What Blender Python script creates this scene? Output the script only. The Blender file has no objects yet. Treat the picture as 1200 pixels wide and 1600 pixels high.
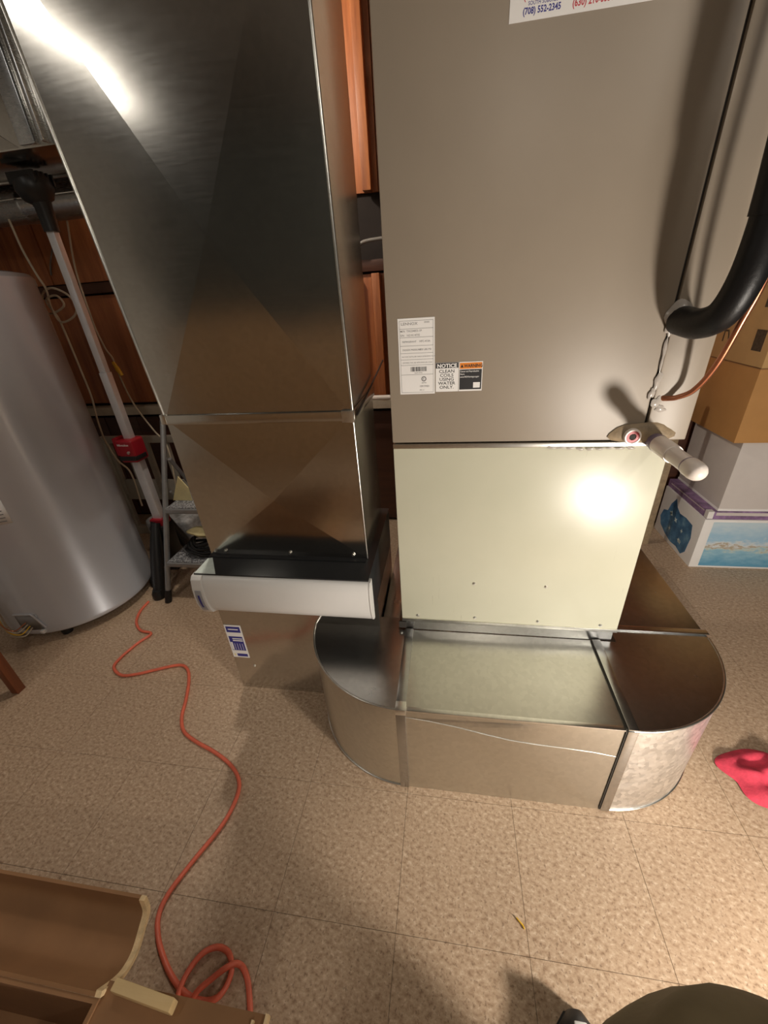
import bpy, bmesh, math, random
from mathutils import Vector, Matrix

random.seed(7)
scene = bpy.context.scene
COL = scene.collection
PI = math.pi

# ------------------------------------------------------------------ camera
H = 1.33
FPX = 625.0
_dn = Vector((81.0, 1160.0, FPX)).normalized()
_v1 = Vector((-4000.0, -(FPX*FPX - 81.0*4000.0)/1160.0, FPX))
AX = (-_v1).normalized(); AZ = -_dn; AY = AZ.cross(AX)
def cam2world(v): return Vector((AX.dot(v), AY.dot(v), AZ.dot(v)))
right = cam2world(Vector((1, 0, 0))); up = cam2world(Vector((0, -1, 0))); back = cam2world(Vector((0, 0, -1)))
cam_data = bpy.data.cameras.new('camera')
cam_data.sensor_fit = 'VERTICAL'; cam_data.sensor_height = 36.0
cam_data.lens = FPX/1600.0*36.0; cam_data.clip_start = 0.02
cam = bpy.data.objects.new('camera', cam_data); COL.objects.link(cam)
cam.matrix_world = Matrix(((right.x, up.x, back.x, 0), (right.y, up.y, back.y, 0), (right.z, up.z, back.z, H), (0, 0, 0, 1)))
scene.camera = cam

# ------------------------------------------------------------------ world, lights, exposure
world = bpy.data.worlds.new('world'); scene.world = world; world.use_nodes = True
world.node_tree.nodes['Background'].inputs[0].default_value = (0.9, 0.85, 0.8, 1)
world.node_tree.nodes['Background'].inputs[1].default_value = 0.05
vs = scene.view_settings
vs.view_transform = 'Standard'; vs.look = 'None'; vs.gamma = 1.0; vs.use_curve_mapping = False
vs.exposure = 0.08

def area_light(name, loc, sx, sy, watts, color, rot=(0, 0, 0)):
    d = bpy.data.lights.new(name, 'AREA'); d.shape = 'RECTANGLE'; d.size = sx; d.size_y = sy
    d.energy = watts; d.color = color
    o = bpy.data.objects.new(name, d); COL.objects.link(o); o.location = loc; o.rotation_euler = rot
    return o
CEIL = 2.45
WORK = Vector((1.02, -0.20, 0.44))                 # hand-height work lamp standing right of the frame
SHOP_AND_FILL = [(-1.60, -0.15, 0.0, 4), (1.25, -0.45, 0.0, 11)]   # x, y, rotation, watts; the second is added fill for the coil cabinet
for (lx, ly, lr, lw) in SHOP_AND_FILL:
    area_light('shop_and_fill_tube', (lx, ly, CEIL-0.125), 0.10, 0.7, lw, (1.0, 0.93, 0.83), (0, 0, lr))
d = bpy.data.lights.new('work_lamp_light', 'SPOT'); d.energy = 86; d.color = (1.0, 0.91, 0.80)
d.spot_size = math.radians(165); d.spot_blend = 0.5; d.shadow_soft_size = 0.07
wl = bpy.data.objects.new('work_lamp_light', d); COL.objects.link(wl)
_dir = (Vector((0.05, 0.98, 0.75))-WORK).normalized()
wl.location = WORK + _dir*0.035
wl.rotation_euler = _dir.to_track_quat('-Z', 'Y').to_euler()

BULBS_AND_FILL = [(Vector((-0.95, 1.62, 2.27)), 34), (Vector((0.35, -1.25, 2.27)), 20)]     # bare bulb between heater and column; added fill behind the camera brightens reflections
for bp, bw in BULBS_AND_FILL:
    d = bpy.data.lights.new('bulb_and_fill_light', 'POINT'); d.energy = bw; d.color = (1.0, 0.90, 0.77); d.shadow_soft_size = 0.05
    o = bpy.data.objects.new('bulb_and_fill_light', d); COL.objects.link(o); o.location = bp

# ------------------------------------------------------------------ pixel helpers (used only to place things at a known depth)
def ray(px, py): return cam2world(Vector((px-600.0, py-800.0, FPX)))
EYE = Vector((0, 0, H))
def on_z(px, py, z): r = ray(px, py); return EYE + r*((z-H)/r.z)
def on_y(px, py, y): r = ray(px, py); return EYE + r*(y/r.y)

# ------------------------------------------------------------------ materials
MATS = {}
def new_mat(name):
    m = bpy.data.materials.new(name); m.use_nodes = True
    nt = m.node_tree; b = nt.nodes['Principled BSDF']
    MATS[name] = m
    return m, nt, b
def lk(nt, a, b): nt.links.new(a, b)
def tex_coord(nt, scale=(1, 1, 1), rot=(0, 0, 0)):
    g = nt.nodes.new('ShaderNodeNewGeometry'); mp = nt.nodes.new('ShaderNodeMapping')
    mp.inputs['Scale'].default_value = scale; mp.inputs['Rotation'].default_value = rot
    lk(nt, g.outputs['Position'], mp.inputs['Vector']); return mp.outputs['Vector']
def noise(nt, vec, scale, detail=4, rough=0.6):
    n = nt.nodes.new('ShaderNodeTexNoise'); n.inputs['Scale'].default_value = scale
    n.inputs['Detail'].default_value = detail; n.inputs['Roughness'].default_value = rough
    lk(nt, vec, n.inputs['Vector']); return n.outputs['Fac']
def ramp(nt, fac, stops):
    r = nt.nodes.new('ShaderNodeValToRGB'); e = r.color_ramp.elements
    while len(e) < len(stops): e.new(0.5)
    for i, (p, c) in enumerate(stops):
        e[i].position = p; e[i].color = (c[0], c[1], c[2], 1)
    lk(nt, fac, r.inputs['Fac']); return r.outputs['Color']
def mix(nt, fac, a, b, blend='MIX'):
    m = nt.nodes.new('ShaderNodeMix'); m.data_type = 'RGBA'; m.blend_type = blend
    for sock, v in ((m.inputs[0], fac), (m.inputs[6], a), (m.inputs[7], b)):
        if hasattr(v, 'is_linked'): lk(nt, v, sock)
        elif isinstance(v, (int, float)): sock.default_value = v
        else: sock.default_value = (v[0], v[1], v[2], 1)
    return m.outputs[2]
def fmap(nt, fac, a, b):
    m = nt.nodes.new('ShaderNodeMapRange'); m.inputs['To Min'].default_value = a; m.inputs['To Max'].default_value = b
    lk(nt, fac, m.inputs['Value']); return m.outputs['Result']
def bump(nt, b, h, strength, dist=0.01):
    n = nt.nodes.new('ShaderNodeBump'); n.inputs['Strength'].default_value = strength; n.inputs['Distance'].default_value = dist
    lk(nt, h, n.inputs['Height']); lk(nt, n.outputs['Normal'], b.inputs['Normal'])
def plain(name, col, rough=0.5, metal=0.0, var=0.12, scale=14.0, bumpy=0.0, spec=None):
    m, nt, b = new_mat(name); v = tex_coord(nt); n = noise(nt, v, scale)
    lo = [c*(1-var) for c in col]; hi = [min(1, c*(1+var)) for c in col]
    lk(nt, ramp(nt, n, [(0.3, lo), (0.7, hi)]), b.inputs['Base Color'])
    b.inputs['Roughness'].default_value = rough; b.inputs['Metallic'].default_value = metal
    if spec is not None: b.inputs['Specular IOR Level'].default_value = spec
    if bumpy: bump(nt, b, noise(nt, v, scale*5), bumpy, 0.004)
    return m
def galv(name, tint, r0, r1, spangle=0.10, wave=0.25, wave_scale=3.0):
    m, nt, b = new_mat(name); v = tex_coord(nt)
    vo = nt.nodes.new('ShaderNodeTexVoronoi'); vo.inputs['Scale'].default_value = 85.0; lk(nt, v, vo.inputs['Vector'])
    sp = nt.nodes.new('ShaderNodeRGBToBW'); lk(nt, vo.outputs['Color'], sp.inputs['Color'])
    big = noise(nt, v, 5.0, 3)
    c = ramp(nt, sp.outputs['Val'], [(0.0, [x*(1-spangle) for x in tint]), (1.0, [min(1, x*(1+spangle)) for x in tint])])
    c = mix(nt, fmap(nt, big, 0.0, 0.25), c, [x*0.7 for x in tint])
    lk(nt, c, b.inputs['Base Color']); b.inputs['Metallic'].default_value = 1.0
    streak = noise(nt, tex_coord(nt, (3, 3, 40)), 6.0, 3)
    lk(nt, fmap(nt, mix(nt, 0.5, streak, big), r0, r1), b.inputs['Roughness'])
    bump(nt, b, noise(nt, v, wave_scale, 1, 0.4), wave, 0.02)
    return m

galv('galvanized_column', (0.62, 0.60, 0.56), 0.12, 0.24, 0.05, 0.14, 4.0)
galv('galvanized_trunk', (0.66, 0.65, 0.60), 0.24, 0.36, 0.06, 0.10, 3.0)
galv('galvanized_elbow', (0.50, 0.50, 0.49), 0.20, 0.32, 0.08, 0.10, 3.0)
galv('galvanized_spangle', (0.78, 0.78, 0.77), 0.34, 0.50, 0.25, 0.12, 30.0)
galv('galvanized_pipe', (0.62, 0.64, 0.66), 0.22, 0.34, 0.08, 0.15, 4.0)
plain('edge_metal', (0.75, 0.74, 0.70), 0.28, 1.0, 0.08, 60)
plain('taupe_paint', (0.285, 0.235, 0.180), 0.42, 0.0, 0.05, 3.0, 0.03)
plain('groove_dark', (0.03, 0.025, 0.02), 0.8)
# cream panel with faint vertical scratches
m, nt, b = new_mat('cream_paint')
v = tex_coord(nt)
sc = noise(nt, tex_coord(nt, (60, 60, 2.2)), 3.0, 4, 0.7)
msk = noise(nt, v, 3.0, 2)
ss = nt.nodes.new('ShaderNodeMath'); ss.operation = 'MULTIPLY'
lk(nt, ramp(nt, sc, [(0.66, (0, 0, 0)), (0.70, (1, 1, 1))]), ss.inputs[0]); lk(nt, ramp(nt, msk, [(0.48, (0, 0, 0)), (0.62, (1, 1, 1))]), ss.inputs[1])
base = ramp(nt, noise(nt, v, 4.0), [(0.3, (0.535, 0.525, 0.405)), (0.7, (0.570, 0.555, 0.435))])
lk(nt, mix(nt, ss.outputs[0], base, (0.36, 0.34, 0.25)), b.inputs['Base Color'])
b.inputs['Roughness'].default_value = 0.31
bump(nt, b, noise(nt, v, 6.0, 2), 0.05, 0.01)
# floor tile: beige vinyl with mottled chips
m, nt, b = new_mat('vinyl_tile')
v = tex_coord(nt)
n1 = noise(nt, tex_coord(nt, (1.0, 1.5, 1.0), (0, 0, 0.6)), 80.0, 4, 0.6); n2 = noise(nt, tex_coord(nt, (1.4, 1.0, 1.0), (0, 0, 0.2)), 120.0, 3, 0.6); n3 = noise(nt, v, 1.6, 2)
c = ramp(nt, n1, [(0.30, (0.30, 0.190, 0.115)), (0.44, (0.475, 0.335, 0.222)), (0.56, (0.545, 0.400, 0.275)), (0.70, (0.72, 0.575, 0.425))])
c = mix(nt, ramp(nt, n2, [(0.34, (0.75, 0.75, 0.75)), (0.43, (0, 0, 0))]), c, (0.20, 0.120, 0.070))
c = mix(nt, fmap(nt, n3, 0.0, 0.22), c, (0.40, 0.28, 0.19))
oi = nt.nodes.new('ShaderNodeObjectInfo')
c = mix(nt, fmap(nt, oi.outputs['Random'], 0.0, 0.10), c, (0.34, 0.235, 0.16))
lk(nt, c, b.inputs['Base Color']); lk(nt, fmap(nt, n1, 0.38, 0.6), b.inputs['Roughness'])
bump(nt, b, n1, 0.10, 0.002)
plain('joint_dark', (0.15, 0.11, 0.075), 0.9)
def wood(name, a, c_, scale=1.0, axis='z', rough=0.45):
    m, nt, b = new_mat(name)
    s = {'z': (14, 14, 1.1), 'x': (1.1, 14, 14), 'y': (14, 1.1, 14)}[axis]
    v = tex_coord(nt, [k*scale for k in s])
    n = noise(nt, v, 2.2, 6, 0.65)
    col = ramp(nt, n, [(0.25, a), (0.75, c_)])
    oi = nt.nodes.new('ShaderNodeObjectInfo')
    col = mix(nt, fmap(nt, oi.outputs['Random'], 0.0, 0.45), col, a)
    lk(nt, col, b.inputs['Base Color']); b.inputs['Roughness'].default_value = rough
    bump(nt, b, n, 0.15, 0.004)
    return m
wood('red_wood', (0.22, 0.062, 0.022), (0.58, 0.205, 0.068))
wood('dark_wood', (0.045, 0.016, 0.009), (0.10, 0.034, 0.016), axis='x')
wood('stool_wood', (0.16, 0.045, 0.018), (0.34, 0.11, 0.04))
wood('pine', (0.62, 0.42, 0.19), (0.80, 0.60, 0.32), axis='x', rough=0.6)
plain('pale_ledge', (0.50, 0.43, 0.33), 0.6)
plain('dark_recess', (0.02, 0.013, 0.010), 0.9)
plain('room_wall', (0.045, 0.05, 0.045), 0.8)
wood('added_wainscot_wood', (0.34, 0.205, 0.10), (0.56, 0.36, 0.19))
plain('room_wall_light', (0.60, 0.58, 0.54), 0.8)
plain('room_ceiling', (0.13, 0.115, 0.10), 0.85)
plain('black_metal', (0.022, 0.023, 0.025), 0.28, 0.0, 0.1, 20)
plain('white_plastic', (0.74, 0.73, 0.71), 0.35, 0.0, 0.03, 5)
plain('grey_plastic', (0.36, 0.36, 0.38), 0.4)
plain('paper_white', (0.82, 0.80, 0.78), 0.55, 0.0, 0.02)
plain('paper_pale_green', (0.66, 0.74, 0.70), 0.5, 0.0, 0.10, 60)
plain('ink_black', (0.02, 0.02, 0.022), 0.5)
plain('ink_grey', (0.22, 0.21, 0.21), 0.6)
plain('ink_red', (0.55, 0.06, 0.08), 0.5)
plain('ink_orange', (0.80, 0.24, 0.02), 0.5)
plain('ink_blue', (0.035, 0.035, 0.24), 0.45)
plain('heater_paint', (0.56, 0.57, 0.61), 0.34, 0.4, 0.04, 2.0)
MATS['heater_paint'].node_tree.nodes['Principled BSDF'].inputs['Coat Weight'].default_value = 0.6
MATS['heater_paint'].node_tree.nodes['Principled BSDF'].inputs['Coat Roughness'].default_value = 0.08
plain('heater_trim', (0.30, 0.30, 0.31), 0.35, 0.6)
plain('aluminium', (0.78, 0.80, 0.84), 0.4, 0.5, 0.05)
plain('lamp_black', (0.012, 0.012, 0.013), 0.4)
plain('lamp_red', (0.30, 0.008, 0.018), 0.35)
plain('ladder_grey', (0.32, 0.325, 0.33), 0.4, 0.6)
m, nt, b = new_mat('ladder_tread')
v = tex_coord(nt); vo = nt.nodes.new('ShaderNodeTexVoronoi'); vo.inputs['Scale'].default_value = 120; lk(nt, v, vo.inputs['Vector'])
lk(nt, ramp(nt, vo.outputs['Distance'], [(0.2, (0.50, 0.51, 0.52)), (0.6, (0.12, 0.12, 0.13))]), b.inputs['Base Color'])
b.inputs['Roughness'].default_value = 0.5; bump(nt, b, vo.outputs['Distance'], 0.4, 0.003)
plain('cord_orange', (0.72, 0.15, 0.085), 0.45, 0.0, 0.10, 30)
plain('wire_beige', (0.50, 0.43, 0.32), 0.5)
plain('wire_grey', (0.20, 0.18, 0.16), 0.5)
plain('wire_yellow', (0.75, 0.45, 0.03), 0.4)
plain('copper', (0.50, 0.20, 0.11), 0.32, 0.9, 0.2, 25)
plain('foam_black', (0.006, 0.006, 0.0065), 0.42, 0.0, 0.2, 30, 0.1, 0.35)
plain('pvc', (0.80, 0.72, 0.66), 0.3, 0.0, 0.03)
plain('pvc_primer', (0.22, 0.17, 0.24), 0.35, 0.0, 0.3, 60)
plain('plug_red', (0.45, 0.05, 0.06), 0.4)
plain('putty', (0.27, 0.20, 0.12), 0.6, 0.0, 0.35, 25, 0.2)
plain('sealant', (0.44, 0.40, 0.36), 0.2, 0.0, 0.08, 60)
plain('cardboard', (0.46, 0.235, 0.075), 0.75, 0.0, 0.06, 8)
plain('cardboard_printed', (0.50, 0.31, 0.13), 0.75, 0.0, 0.06, 8)
plain('cardboard_brown', (0.26, 0.130, 0.055), 0.75, 0.0, 0.12, 7)
plain('cardboard_edge', (0.78, 0.58, 0.33), 0.8, 0.0, 0.15, 80, 0.3)
plain('box_white', (0.62, 0.57, 0.54), 0.6, 0.0, 0.05, 6)
plain('box_grey_side', (0.56, 0.52, 0.48), 0.6, 0.0, 0.04, 6)
plain('print_purple', (0.26, 0.16, 0.30), 0.5, 0.0, 0.5, 22)
plain('print_black', (0.07, 0.05, 0.03), 0.7, 0.0, 0.4, 90)
plain('tape_tan', (0.50, 0.34, 0.17), 0.25, 0.0, 0.05)
plain('cloth_red', (0.62, 0.05, 0.09), 0.85, 0.0, 0.25, 30, 0.3)
plain('cloth_blue', (0.10, 0.12, 0.24), 0.85, 0.0, 0.2, 30, 0.2)
plain('pants_khaki', (0.165, 0.125, 0.065), 0.9, 0.0, 0.15, 9, 0.25)
plain('shoe_black', (0.02, 0.02, 0.022), 0.5)
plain('shoe_white', (0.7, 0.7, 0.68), 0.5)
plain('cream_yellow', (0.75, 0.66, 0.36), 0.6)
plain('beige_frame', (0.46, 0.44, 0.38), 0.6)
plain('bundle_grey', (0.42, 0.42, 0.42), 0.35, 0.0, 0.35, 40, 0.3)
m, nt, b = new_mat('print_sky')       # printed landscape on the blue box
g_ = nt.nodes.new('ShaderNodeNewGeometry'); sx_n = nt.nodes.new('ShaderNodeSeparateXYZ'); lk(nt, g_.outputs['Position'], sx_n.inputs[0])
n = noise(nt, tex_coord(nt, (9, 9, 22)), 2.0, 5); mm = nt.nodes.new('ShaderNodeMath'); mm.operation = 'MULTIPLY_ADD'
lk(nt, n, mm.inputs[0]); mm.inputs[1].default_value = 0.16; lk(nt, sx_n.outputs['Z'], mm.inputs[2])
lk(nt, ramp(nt, fmap(nt, mm.outputs[0], -0.25, 3.2), [(0.10, (0.12, 0.34, 0.52)), (0.36, (0.30, 0.52, 0.64)), (0.43, (0.55, 0.62, 0.58)), (0.47, (0.42, 0.33, 0.22)), (0.51, (0.66, 0.70, 0.72)), (0.62, (0.34, 0.55, 0.72)), (0.90, (0.55, 0.68, 0.76))]), b.inputs['Base Color'])
b.inputs['Roughness'].default_value = 0.45
m, nt, b = new_mat('print_water')
n = noise(nt, tex_coord(nt), 16.0, 4)
lk(nt, ramp(nt, n, [(0.35, (0.035, 0.12, 0.24)), (0.55, (0.08, 0.22, 0.40)), (0.72, (0.24, 0.42, 0.55))]), b.inputs['Base Color'])
b.inputs['Roughness'].default_value = 0.45
m, nt, b = new_mat('tube_glow')
b.inputs['Emission Color'].default_value = (1, 0.95, 0.86, 1); b.inputs['Emission Strength'].default_value = 2.0
b.inputs['Base Color'].default_value = (0.9, 0.9, 0.88, 1)

# ------------------------------------------------------------------ mesh helpers (vertices are world coordinates)
def origin_of(o):
    v = Vector((0, 0, 0))
    while o: v = v + o.location; o = o.parent
    return v
def link(name, me, mat, parent=None, smooth=False, label=None):
    o = bpy.data.objects.new(name, me); COL.objects.link(o)
    if mat is not None and not me.materials: me.materials.append(MATS[mat])
    if parent is not None:
        o.parent = parent; o.location = -origin_of(parent)
    if smooth:
        for p in me.polygons: p.use_smooth = True
    if label: o['label'] = label
    return o
def from_bm(name, bm, mat, parent=None, smooth=False, label=None):
    bmesh.ops.recalc_face_normals(bm, faces=bm.faces)
    me = bpy.data.meshes.new(name); bm.to_mesh(me); bm.free()
    return link(name, me, mat, parent, smooth, label)
def smooth_by_angle(o, deg=35):
    me = o.data
    bm = bmesh.new(); bm.from_mesh(me)
    for f in bm.faces: f.smooth = True
    for e in bm.edges:
        if len(e.link_faces) == 2 and e.calc_face_angle(0) > math.radians(deg): e.smooth = False
    bm.to_mesh(me); bm.free()
    return o
def thing(name, label, cat, loc=(0, 0, 0), group=None):
    o = bpy.data.objects.new(name, None); COL.objects.link(o); o.location = loc; o.empty_display_size = 0.05
    o['label'] = label; o['category'] = cat
    if group: o['group'] = group
    return o
def tag(o, label, cat, group=None):
    o['label'] = label; o['category'] = cat
    if group: o['group'] = group
    return o
def structure(o): o['kind'] = 'structure'; return o
def add_box(bm, x0, x1, y0, y1, z0, z1, M=None):
    vs_ = [bm.verts.new(Vector(p) if M is None else M @ Vector(p)) for p in
           ((x0, y0, z0), (x1, y0, z0), (x1, y1, z0), (x0, y1, z0), (x0, y0, z1), (x1, y0, z1), (x1, y1, z1), (x0, y1, z1))]
    for f in ((0, 3, 2, 1), (4, 5, 6, 7), (0, 1, 5, 4), (1, 2, 6, 5), (2, 3, 7, 6), (3, 0, 4, 7)):
        bm.faces.new([vs_[i] for i in f])
def box(name, x0, x1, y0, y1, z0, z1, mat, parent=None, bev=0.0, label=None, M=None, seg=2):
    bm = bmesh.new(); add_box(bm, x0, x1, y0, y1, z0, z1, M)
    if bev: bmesh.ops.bevel(bm, geom=list(bm.edges), offset=bev, segments=seg, profile=0.6, affect='EDGES')
    o = from_bm(name, bm, mat, parent, False, label)
    if bev: smooth_by_angle(o, 40)
    return o
def prism(name, pts, axis, a, b_, mat, parent=None, bev=0.0, label=None, smooth=None):
    """extrude a 2-D outline; axis 'z': pts=(x,y), axis 'x': pts=(y,z), axis 'y': pts=(x,z)"""
    bm = bmesh.new()
    def P(p, h):
        return {'z': (p[0], p[1], h), 'x': (h, p[0], p[1]), 'y': (p[0], h, p[1])}[axis]
    lo = [bm.verts.new(P(p, a)) for p in pts]; hi = [bm.verts.new(P(p, b_)) for p in pts]
    bm.faces.new(lo); bm.faces.new(hi[::-1]); n = len(pts)
    for i in range(n): bm.faces.new((lo[i], lo[(i+1) % n], hi[(i+1) % n], hi[i]))
    if bev: bmesh.ops.bevel(bm, geom=list(bm.edges), offset=bev, segments=2, profile=0.6, affect='EDGES')
    o = from_bm(name, bm, mat, parent, False, label)
    if smooth or bev: smooth_by_angle(o, smooth or 40)
    return o
def catmull(pts, n=8, closed=False):
    pts = [Vector(p) for p in pts]; out = []
    m_ = len(pts)
    for i in range(m_ if closed else m_-1):
        p0 = pts[(i-1) % m_] if (closed or i > 0) else pts[0]*2-pts[1]
        p1 = pts[i]; p2 = pts[(i+1) % m_]
        p3 = pts[(i+2) % m_] if (closed or i+2 < m_) else pts[-1]*2-pts[-2]
        for k in range(n):
            t = k/n
            out.append(0.5*((2*p1)+(p2-p0)*t+(2*p0-5*p1+4*p2-p3)*t*t+(3*p1-p0-3*p2+p3)*t*t*t))
    if not closed: out.append(pts[-1])
    return out
def add_tube(bm, path, radii, segs=12, cap=True, ell=1.0):
    path = [Vector(p) for p in path]; n = len(path)
    if not hasattr(radii, '__len__'): radii = [radii]*n
    t0 = (path[1]-path[0]).normalized()
    u = t0.orthogonal().normalized(); rings = []
    for i in range(n):
        t = (path[min(i+1, n-1)]-path[max(i-1, 0)]).normalized()
        u = (u - t*u.dot(t)).normalized(); w = t.cross(u)
        rings.append([bm.verts.new(path[i]+(u*math.cos(2*PI*k/segs)+w*math.sin(2*PI*k/segs)*ell)*radii[i]) for k in range(segs)])
    for i in range(n-1):
        for k in range(segs):
            bm.faces.new((rings[i][k], rings[i][(k+1) % segs], rings[i+1][(k+1) % segs], rings[i+1][k]))
    if cap:
        bm.faces.new(rings[0][::-1]); bm.faces.new(rings[-1])
def tube(name, path, r, mat, parent=None, segs=12, label=None):
    bm = bmesh.new(); add_tube(bm, path, r, segs)
    o = from_bm(name, bm, mat, parent, False, label); return smooth_by_angle(o, 50)
def lathe(name, prof, base, axis, mat, parent=None, segs=48, label=None):
    """prof: (radius, height) along axis from base"""
    axis = Vector(axis).normalized(); u = axis.orthogonal().normalized(); w = axis.cross(u); base = Vector(base)
    bm = bmesh.new(); rings = []
    for r, h in prof:
        if r < 1e-6: rings.append([bm.verts.new(base+axis*h)])
        else: rings.append([bm.verts.new(base+axis*h+(u*math.cos(2*PI*k/segs)+w*math.sin(2*PI*k/segs))*r) for k in range(segs)])
    for a, b_ in zip(rings, rings[1:]):
        for k in range(segs):
            q = (k+1) % segs
            if len(a) == 1 and len(b_) == 1: continue
            if len(a) == 1: bm.faces.new((a[0], b_[q], b_[k]))
            elif len(b_) == 1: bm.faces.new((a[k], a[q], b_[0]))
            else: bm.faces.new((a[k], a[q], b_[q], b_[k]))
    o = from_bm(name, bm, mat, parent, False, label); return smooth_by_angle(o, 35)
def text_mesh(name, body, size, x, y, z, mat, parent, align='LEFT', sx=1.0, M=None, face='-y', bold=0.012):
    """flat lettering on a plane; face '-y': reading along +x, up +z"""
    cu = bpy.data.curves.new(name, 'FONT'); cu.body = body; cu.size = size; cu.align_x = align; cu.extrude = 0.00015
    cu.resolution_u = 2; cu.offset = bold*size
    tmp = bpy.data.objects.new('tmp_text', cu); COL.objects.link(tmp)
    dg = bpy.context.evaluated_depsgraph_get()
    me = bpy.data.meshes.new_from_object(tmp.evaluated_get(dg))
    bpy.data.objects.remove(tmp); bpy.data.curves.remove(cu)
    for v_ in me.vertices:
        c = v_.co
        if face == '-y': v_.co = Vector((x+c.x*sx, y-c.z, z+c.y))
        elif face == '-x': v_.co = Vector((x-c.z, y-c.x*sx, z+c.y))
        if M is not None: v_.co = M @ v_.co
    me.materials.clear()
    return link(name, me, mat, parent)

# ================================================================== THE SETTING
X0, X1, Y0, Y1 = -2.85, 2.335, -1.755, 2.35
bm = bmesh.new(); add_box(bm, X0-0.1, X1+0.1, Y0-0.1, Y1+0.1, -0.06, -0.002)
floor = structure(from_bm('floor', bm, 'joint_dark'))
floor['label'] = 'beige speckled vinyl tile floor with thin dark joints'
T = 0.305; tile_me = None
gx0, gy0 = -0.105, 0.35
ix = range(math.floor((X0-gx0)/T), math.ceil((X1-gx0)/T)); iy = range(math.floor((Y0-gy0)/T), math.ceil((Y1-gy0)/T))
bm = bmesh.new(); g = 0.0005
add_box(bm, g, T-g, g, T-g, -0.003, 0.0)
tile_me = bpy.data.meshes.new('floor_tile'); bmesh.ops.recalc_face_normals(bm, faces=bm.faces); bm.to_mesh(tile_me); bm.free()
tile_me.materials.append(MATS['vinyl_tile'])
for i in ix:
    for j in iy:
        o = bpy.data.objects.new('floor_tile', tile_me); COL.objects.link(o); o.parent = floor
        o.location = (gx0+i*T, gy0+j*T, random.uniform(-0.0003, 0.0))
structure(box('ceiling', X0, X1, Y0, Y1+0.1, CEIL, CEIL+0.08, 'room_ceiling'))
structure(box('wall_left', X0-0.08, X0, Y0, Y1+0.1, -0.06, CEIL, 'room_wall_light'))
structure(box('wall_right', X1, X1+0.08, Y0, Y1+0.1, -0.06, CEIL, 'room_wall'))
wfr = structure(box('wall_front', X0, X1, Y0-0.08, Y0, -0.06, CEIL, 'room_wall'))
xw = X0
while xw < X1-0.02:
    ww = min(0.30, X1-xw)
    box('added_wainscot_board', xw+0.002, xw+ww-0.002, Y0, Y0+0.015, 0.0, 1.12, 'added_wainscot_wood', wfr, 0.002)  # unseen panelling added to give the return column brown reflections
    xw += ww
box('added_wainscot_rail', X0, X1, Y0, Y0+0.03, 1.12, 1.16, 'added_wainscot_wood', wfr, 0.003)
wall = structure(box('wall_back', X0, X1, Y1, Y1+0.08, -0.06, CEIL, 'dark_recess'))
wall['label'] = 'reddish stained wood board wall with dark gaps behind the ducts'
def planks(x0, x1, z0, z1, w, mat='red_wood'):
    x = x0
    while x < x1-0.02:
        ww = min(w*random.uniform(0.8, 1.25), x1-x); dy = random.uniform(0.018, 0.03)
        box('plank', x+0.002, x+ww-0.002, Y1-dy, Y1, z0+random.uniform(0, .004), z1, mat, wall, 0.0015)
        x += ww
planks(X0, -1.0, 0.83, 1.435, 0.36)
planks(-1.0, X1, 0.83, 1.435, 0.17)
planks(X0, -1.0, 1.50, 1.80, 0.5)
planks(-1.0, X1, 1.76, CEIL-0.01, 0.17)
planks(X0, X1, 0.02, 0.74, 0.19, 'dark_wood')
box('rail', X0, X1, Y1-0.045, Y1, 1.445, 1.495, 'dark_wood', wall, 0.002)
box('ledge', X0, X1, Y1-0.075, Y1, 0.765, 0.815, 'pale_ledge', wall, 0.003)
box('stud', -0.50, -0.455, Y1-0.075, Y1-0.031, 0.83, 1.435, 'red_wood', wall, 0.003)
box('stud', -0.385, -0.345, Y1-0.085, Y1-0.031, 0.83, 1.435, 'red_wood', wall, 0.003)
box('stud', -0.40, -0.36, Y1-0.085, Y1-0.031, 1.76, CEIL-0.01, 'red_wood', wall, 0.003)
c1 = tube('conduit', catmull([(-1.15, Y1-0.09, 1.575), (-0.6, Y1-0.09, 1.565), (-0.45, Y1-0.09, 1.545), (-0.38, Y1-0.09, 1.57), (0.0, Y1-0.09, 1.58)], 6), 0.008, 'wire_grey')
tag(c1, 'thin grey conduit crossing the dark gap of the wood wall', 'conduit')
c1 = tube('white_pipe', [(-1.1, Y1-0.13, 0.84), (0.3, Y1-0.13, 0.84)], 0.013, 'pvc')
tag(c1, 'thin pale pipe running level above the wall ledge behind the ducts', 'pipe')

# ================================================================== COIL CABINET
YF = 0.963; UX0, UX1 = -0.137, 0.532
coil = thing('coil_cabinet', 'tall taupe painted coil cabinet standing on the cream furnace box', 'cabinet', (0.2, 1.25, 0.995))
box('body', UX0+0.002, UX1-0.002, YF+0.010, 1.55, 1.001, 2.20, 'taupe_paint', coil, 0.002)
box('front_panel', UX0, 0.4395, YF, YF+0.012, 1.003, 2.20, 'taupe_paint', coil, 0.0035)
box('side_panel', 0.4445, UX1, YF-0.002, YF+0.012, 1.003, 2.20, 'taupe_paint', coil, 0.0035)
box('bottom_rail', UX0+0.001, 0.505, YF-0.004, YF+0.012, 0.989, 1.0, 'edge_metal', coil, 0.0015)
box('panel_gap', 0.4395, 0.4445, YF+0.006, YF+0.0105, 1.003, 2.20, 'groove_dark', coil)
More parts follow.
